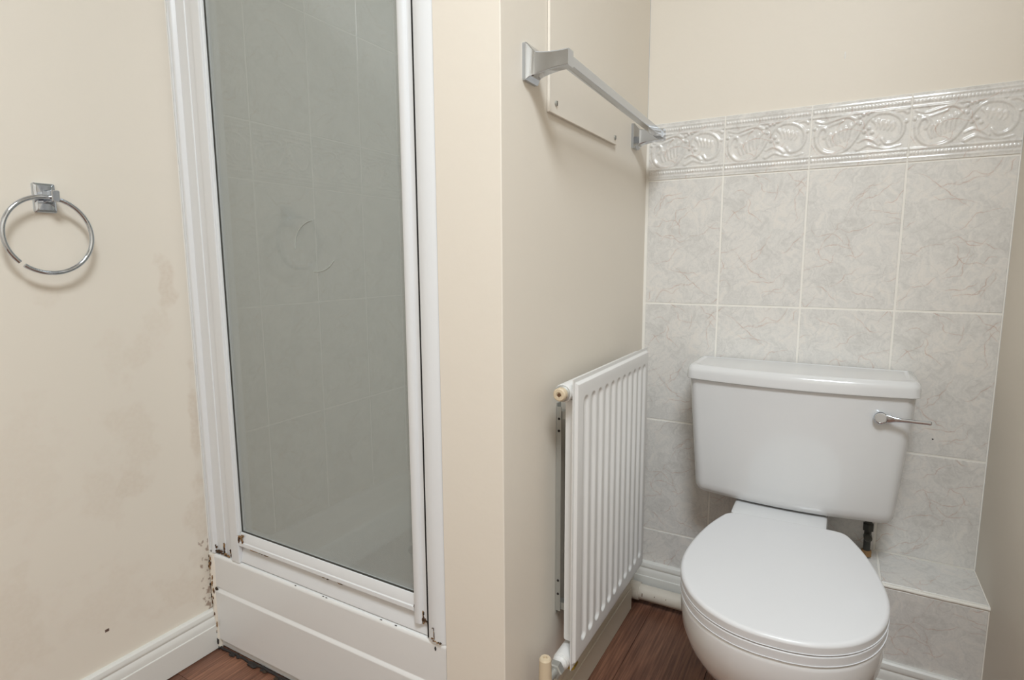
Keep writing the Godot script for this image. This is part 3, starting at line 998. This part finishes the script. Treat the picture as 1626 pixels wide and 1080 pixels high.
	lathe(v, [[0.0, 0.0155], [0.02, 0.0155], [0.024, 0.013], [0.032, 0.0125]], Vector3(0.0475, 0.205, 0.628) + o, Vector3.BACK, 18)
	put("tail", v.mesh(30), M.enamel, t)
	v = Shape.new()
	lathe(v, [[0.0, 0.0165], [0.014, 0.0165], [0.016, 0.014]], Vector3(0.0475, 0.205, 0.660) + o, Vector3.BACK, 6)
	put("union_nut", v.mesh(20), M.zinc, t)
	v = Shape.new()
	tube(v, PackedVector3Array([Vector3(0.0475, 0.205, 0.672) + o, Vector3(0.0475, 0.205, 0.695) + o, Vector3(0.0475, 0.200, 0.706) + o, Vector3(0.0475, 0.185, 0.710) + o, Vector3(0.0475, 0.002, 0.710) + o]), 0.0085, 12)
	put("supply_pipe", v.mesh(50), M.zinc, t)
	v = Shape.new()
	lathe(v, [[0.0, 0.012], [0.004, 0.0125], [0.050, 0.0115], [0.053, 0.0095], [0.0535, 0.004], [0.050, 0.0035]], Vector3(0.0475, 0.206, 0.712) + o, Vector3.UP, 20)
	put("valve_cap", v.mesh(30), M.cream, t, Vector3.ZERO, "cream plastic valve cap")
	v = Shape.new()
	lathe(v, [[0.0, 0.009], [0.018, 0.009]], Vector3(0.058, 0.183, 0.60) + o, Vector3.BACK, 10)
	put("drain_nut", v.mesh(20), M.brass, t)
	# galvanised wall brackets
	for z in [0.562, 0.235]:
		var w := Shape.new()
		add_box(w, Vector3(0.001, 0.255, z - 0.009) + o, Vector3(0.003, 0.712, z + 0.009) + o)
		add_box(w, Vector3(0.003, 0.262, z + 0.0075) + o, Vector3(0.012, 0.705, z + 0.009) + o)
		var br := put("wall_bracket", w.mesh(), M.zinc, t)
		for y in [0.68, 0.655, 0.33, 0.30]:
			var h := Shape.new()
			lathe(h, [[0.0, 0.0028], [0.0012, 0.0024]], Vector3(0.007, y, z + 0.0088) + o, Vector3.BACK, 10)
			put("rivet", h.mesh(), M.grime, br)
		for y in [0.69, 0.275]:
			put("hook", plain_box(Vector3(0.004, y - 0.01, z - 0.01) + o, Vector3(0.041, y + 0.006, z + 0.006) + o).mesh(), M.zinc, br)

# ------------------------------------------------------------------ toilet
func half_width(s: float, keys: Array) -> float:
	for i in keys.size() - 1:
		if s <= keys[i + 1][0]:
			var a: Array = keys[maxi(i - 1, 0)]
			var b: Array = keys[i]
			var c: Array = keys[i + 1]
			var d: Array = keys[mini(i + 2, keys.size() - 1)]
			return cubic_interpolate(b[1], c[1], a[1], d[1], (s - b[0]) / (c[0] - b[0]))
	return keys[keys.size() - 1][1]

# D-shaped plan: local x across, y forward from the hinge
func seat_plan(n := 96) -> PackedVector2Array:
	var ctl := [Vector2(0.0, -0.002), Vector2(0.05, -0.002), Vector2(0.098, 0.0), Vector2(0.120, 0.010), Vector2(0.134, 0.040), Vector2(0.150, 0.090), Vector2(0.163, 0.150), Vector2(0.1715, 0.215), Vector2(0.172, 0.268), Vector2(0.162, 0.322), Vector2(0.140, 0.371), Vector2(0.108, 0.409), Vector2(0.068, 0.434), Vector2(0.029, 0.4445), Vector2(0.0, 0.446)]
	var half := spline(ctl, 6)
	var out := PackedVector2Array()
	for v in half: out.append(v)
	for i in range(half.size() - 2, 0, -1): out.append(Vector2(-half[i].x, half[i].y))
	return out

func shrink(f: PackedVector2Array, d: float) -> PackedVector2Array:
	var out := PackedVector2Array()
	var n := f.size()
	for i in n:
		var t := (f[(i + 1) % n] - f[(i + n - 1) % n]).normalized()
		var nn := Vector2(t.y, -t.x)
		out.append(f[i] - nn * d)
	return out

func build_toilet() -> void:
	var base := Vector3(0.4085, 0, 0.245)
	var t := thing("toilet", base, "white ceramic toilet with low cistern and closed lid", "toilet")
	t.rotation.y = 0.0
	var turn := Basis(Vector3.UP, deg_to_rad(2.5))
	var plan := seat_plan()
	var plate := func(called: String, y0: float, y1: float, inset: float, r: float, dome: float, mat: Material) -> MeshInstance3D:
		var s := Shape.new()
		var f := shrink(plan, inset)
		var rs := []
		var add := func(y: float, d: float) -> void:
			rs.append(ring3(shrink(f, d), Vector3(0, y, 0), Vector3.RIGHT, Vector3.BACK))
		for i in 4:
			var a := PI / 2 * i / 3.0
			add.call(y0 + 0.0014 * (1 - sin(a)), 0.0014 * (1 - cos(a)))
		for i in 6:
			var a := PI / 2 * i / 5.0
			add.call(y1 - r * (1 - sin(a)), r * (1 - cos(a)))
		# shallow dome towards the middle
		for k in [0.25, 0.5, 0.75]:
			var inner := PackedVector3Array()
			var g := shrink(f, r)
			for v in g:
				var c := Vector2(0, 0.22)
				var w := v.lerp(c, k)
				inner.append(Vector3(w.x, y1 + dome * (1 - pow(1 - k, 2.0)), w.y))
			rs.append(inner)
		# first six rings run inward, so reorder: bottom ring first
		s.loft(rs)
		var o := put(called, s.mesh(40), mat, t)
		o.transform = Transform3D(turn, Vector3.ZERO)
		return o
	# the small radius rings below run outward, then up
	plate.call("lid", 0.4005, 0.4200, 0.0, 0.007, 0.002, M.seat)
	plate.call("seat", 0.3812, 0.3992, 0.0005, 0.003, 0.0, M.seat)
	# pan: rim down to the foot
	var p := Shape.new()
	var rs := []
	for k in [[0.0, 0.60, 0.50, 0.19], [0.03, 0.60, 0.50, 0.19], [0.05, 0.55, 0.47, 0.19], [0.09, 0.49, 0.45, 0.195], [0.14, 0.49, 0.48, 0.20], [0.175, 0.52, 0.52, 0.205], [0.20, 0.59, 0.58, 0.208], [0.23, 0.71, 0.69, 0.212], [0.26, 0.83, 0.81, 0.216], [0.29, 0.915, 0.90, 0.219], [0.32, 0.965, 0.96, 0.221], [0.35, 0.985, 0.984, 0.222], [0.370, 0.990, 0.990, 0.222], [0.377, 0.988, 0.988, 0.222], [0.3802, 0.975, 0.978, 0.222], [0.3804, 0.6, 0.6, 0.222]]:
		var ring := PackedVector3Array()
		for v in plan:
			ring.append(turn * Vector3(v.x * k[1], k[0], k[3] + (v.y - 0.222) * k[2]))
		rs.append(ring)
	p.loft(rs)
	put("pan", p.mesh(45), M.ceramic, t)
	# rear shelf of the pan that carries the cistern
	var sh := Shape.new()
	rs = []
	for k in [[0.15, 0.10, 0.16, 0.03], [0.28, 0.15, 0.20, 0.03], [0.35, 0.196, 0.205, 0.03], [0.385, 0.203, 0.208, 0.025], [0.400, 0.203, 0.208, 0.02], [0.406, 0.198, 0.203, 0.018], [0.408, 0.186, 0.19, 0.014]]:
		rs.append(ring3(rrect(k[1], k[2], k[3], 5), Vector3(-0.017, k[0], -0.118), Vector3.RIGHT, Vector3.BACK))
	sh.loft(rs)
	put("rear_shelf", sh.mesh(40), M.ceramic, t)
	# cistern, bowed front, slightly narrower at the bottom
	var o := Vector3(0.405, 0, 0) - base
	var plan_c := func(w: float, zback: float, zend: float, bow: float, r: float) -> PackedVector2Array:
		var out := PackedVector2Array()
		var n := 16
		out.append(Vector2(-w / 2, zback)); out.append(Vector2(w / 2, zback))
		for i in 6:      # right corner
			var a := PI / 2 * i / 5.0
			out.append(Vector2(w / 2 - r * (1 - cos(a)), zend - r * (1 - sin(a))))
		for i in range(1, n):
			var u := lerpf(w / 2 - r, -w / 2 + r, float(i) / n)
			var e := u / (w / 2 - r)
			out.append(Vector2(u, zend + bow * (1 - e * e)))
		for i in 6:
			var a := PI / 2 * (5 - i) / 5.0
			out.append(Vector2(-w / 2 + r * (1 - cos(a)), zend - r * (1 - sin(a))))
		return out
	var body := Shape.new()
	rs = []
	for k in [[0.4095, 0.385, 0.125, 0.018, 0.02], [0.411, 0.405, 0.134, 0.020, 0.022], [0.416, 0.420, 0.142, 0.021, 0.025], [0.426, 0.4285, 0.147, 0.022, 0.027], [0.440, 0.4325, 0.149, 0.022, 0.028], [0.52, 0.445, 0.152, 0.0225, 0.028], [0.62, 0.460, 0.155, 0.023, 0.028], [0.704, 0.472, 0.157, 0.023, 0.028]]:
		rs.append(ring3(plan_c.call(k[1], 0.012, k[2], k[3], k[4]), Vector3(0, k[0], 0) + o, Vector3.RIGHT, Vector3.BACK))
	body.loft(rs)
	var ci := put("cistern", body.mesh(40), M.ceramic, t)
	# lid with a chamfer and a shallow dished top
	var lid := Shape.new()
	rs = []
	for k in [[0.7045, 0.478, 0.161, 0.010], [0.706, 0.483, 0.1640, 0.008], [0.7075, 0.485, 0.1650, 0.0075], [0.724, 0.4845, 0.1645, 0.0075], [0.731, 0.482, 0.163, 0.008], [0.7365, 0.476, 0.1595, 0.009], [0.7395, 0.468, 0.155, 0.010], [0.7405, 0.456, 0.149, 0.012], [0.7395, 0.446, 0.144, 0.014], [0.7385, 0.434, 0.138, 0.016], [0.7385, 0.25, 0.09, 0.05]]:
		rs.append(ring3(plan_c.call(k[1], k[3], k[2], 0.024, 0.024), Vector3(0, k[0], 0) + o, Vector3.RIGHT, Vector3.BACK))
	lid.loft(rs)
	put("cistern_lid", lid.mesh(40), M.ceramic, t)
	# flush lever
	var lv := Shape.new()
	var zl := 0.164
	lathe(lv, [[0.0, 0.0115], [0.008, 0.0130], [0.0125, 0.0130], [0.0145, 0.0114], [0.0147, 0.0100], [0.0140, 0.0098]], Vector3(0.577, 0.660, zl) - base, Vector3(-0.05, 0.1, 1.0), 24)
	var boss := put("flush_lever", lv.mesh(30), M.chrome, ci, Vector3.ZERO, "chrome flush lever")
	var arm := Shape.new()
	var c0 := Vector3(0.584, 0.6605, zl + 0.011) - base
	var dir := Vector3(0.078, 0.003, 0.010)
	var side := Vector3(0, 1, 0)
	var dep := Vector3(-0.12, 0, 1).normalized()
	rs = []
	for k in [[0.0, 0.018, 0.005], [0.10, 0.0165, 0.005], [0.25, 0.010, 0.005], [0.40, 0.0084, 0.006], [0.70, 0.0074, 0.0055], [0.93, 0.0074, 0.0055], [1.0, 0.0082, 0.0065], [1.03, 0.006, 0.005]]:
		rs.append(ring3(rrect(k[1], k[2], 0.0022, 3), c0 + dir * k[0], side, dep))
	arm.loft(rs)
	put("arm", arm.mesh(40), M.chrome, boss)
	# seat hinges
	for x in [-0.075, 0.065]:
		var h := Shape.new()
		lathe(h, [[0.0, 0.008], [0.002, 0.009], [0.03, 0.009], [0.032, 0.008]], Vector3(x - 0.015, 0.397, 0.0), Vector3.RIGHT, 14)
		put("hinge", h.mesh(40), M.seat, t)

func build_pipes() -> void:
	var t := thing("waste_pipe", Vector3(0.0, 0.037, 0.052), "fat white waste pipe low behind the toilet pan", "pipe")
	var s := Shape.new()
	lathe(s, [[0.0, 0.0215], [0.36, 0.0215]], Vector3(0.0005, 0, 0), Vector3.RIGHT, 24)
	put("pipe_run", s.mesh(40), M.pipe, t)
	s = Shape.new()
	lathe(s, [[0.0, 0.0245], [0.001, 0.0255], [0.028, 0.0255], [0.029, 0.0245]], Vector3(0.001, 0, 0), Vector3.RIGHT, 24)
	put("socket", s.mesh(40), M.pipe, t)
	var i := 0
	for k in [[0.042, 0.1], [0.078, 0.3], [0.11, 0.35]]:
		var a: float = k[1]
		put("stain", lump(Vector3(0.0012, 0.006 if i == 0 else 0.0015, 0.002), 300 + i), M.rust, t, Vector3(k[0], 0.0208 * sin(a), 0.0208 * cos(a)))
		i += 1
	var h := thing("inlet_fitting", Vector3(0.578, 0.29, 0.05), "grimy dark inlet pipe below the cistern beside the pan", "pipe")
	s = Shape.new()
	tube(s, PackedVector3Array([Vector3(0, 0.0, 0.0), Vector3(0, 0.05, 0.0), Vector3(0, 0.09, 0.0), Vector3(0, 0.123, 0.0)]), 0.0075, 12)
	put("pipe_run", s.mesh(50), M.hose, h)
	s = Shape.new()
	lathe(s, [[0.0, 0.012], [0.016, 0.012]], Vector3(0, 0.066, 0), Vector3.UP, 6)
	put("nut", s.mesh(20), M.hose, h)
	s = Shape.new()
	lathe(s, [[0.0, 0.009], [0.020, 0.009], [0.022, 0.006]], Vector3(0, 0.052, 0.002), Vector3(0, 0.1, 1), 14)
	put("stopcock", s.mesh(30), M.hose, h)
	s = Shape.new()
	lathe(s, [[0.0, 0.012], [0.012, 0.012], [0.014, 0.010]], Vector3(0, 0.002, 0), Vector3.UP, 6)
	put("olive_nut", s.mesh(20), M.ochre, h)

func build_light() -> void:
	var at := Vector3(LAMP.x, CEIL, LAMP.z)
	var t := thing("ceiling_light", at, "flush white ceiling light above the camera, out of the picture", "ceiling light")
	put("base", rbox(Vector3(LAMP_SIZE.x + 0.06, 0.03, LAMP_SIZE.y + 0.06), 0.01, Vector3(0, -0.016, 0)).mesh(30), M.enamel, t)
	var gm := flat_mat(Color(0.95, 0.95, 0.95), 0.5)
	gm.emission_enabled = true
	gm.emission = Color(0.93, 0.965, 0.99)
	gm.emission_energy_multiplier = 2.5
	put("diffuser", rbox(Vector3(LAMP_SIZE.x + 0.02, 0.03, LAMP_SIZE.y + 0.02), 0.012, Vector3(0, -0.046, 0)).mesh(30), gm, t)
	var l := AreaLight3D.new()
	l.name = "lamp_glow"
	l.area_size = LAMP_SIZE
	l.light_energy = LAMP_ENERGY
	l.light_color = LAMP_COLOR
	l.area_range = 8.0
	l.area_attenuation = 2.0
	l.shadow_enabled = true
	add_child(l)
	l.position = at + Vector3(0, -0.064, 0)
	l.rotation_degrees = Vector3(-90, 0, 0)

const LAMP := Vector3(0.76, 2.6, 1.78)
const LAMP_SIZE := Vector2(0.6, 0.6)
const LAMP_ENERGY := 4.55
const LAMP_COLOR := Color(0.93, 0.965, 0.99)

func _ready() -> void:
	var cam := Camera3D.new()
	cam.name = "camera"
	add_child(cam)
	# yaw 29.74 deg to the left of the back wall's normal, 7.80 deg down
	var yaw := -0.519
	var pit := 0.1362
	var rol := -0.0049
	var fwd := Vector3(sin(yaw) * cos(pit), -sin(pit), -cos(yaw) * cos(pit))
	var rgt := Vector3(cos(yaw), 0, sin(yaw))
	var upv := rgt.cross(fwd)
	cam.transform = Transform3D(Basis(rgt * cos(rol) + upv * sin(rol), upv * cos(rol) - rgt * sin(rol), -fwd), Vector3(0.4862, 0.9965, 1.6))
	cam.fov = rad_to_deg(2.0 * atan(540.0 / 913.932))
	cam.near = 0.02
	cam.current = true
	var we := WorldEnvironment.new()
	var env := Environment.new()
	env.background_mode = Environment.BG_COLOR
	env.background_color = Color(0.6, 0.65, 0.7)
	env.tonemap_mode = Environment.TONE_MAPPER_LINEAR
	env.tonemap_exposure = 1.0
	env.sdfgi_enabled = true
	env.ssao_enabled = true
	env.ssil_enabled = true
	we.environment = env
	we.name = "environment"
	add_child(we)
	make_materials()
	build_light()
	build_shell()
	build_tray()
	build_shower_door()
	build_radiator()
	build_toilet()
	build_towel_rail()
	build_board()
	build_towel_ring()
	build_pipes()
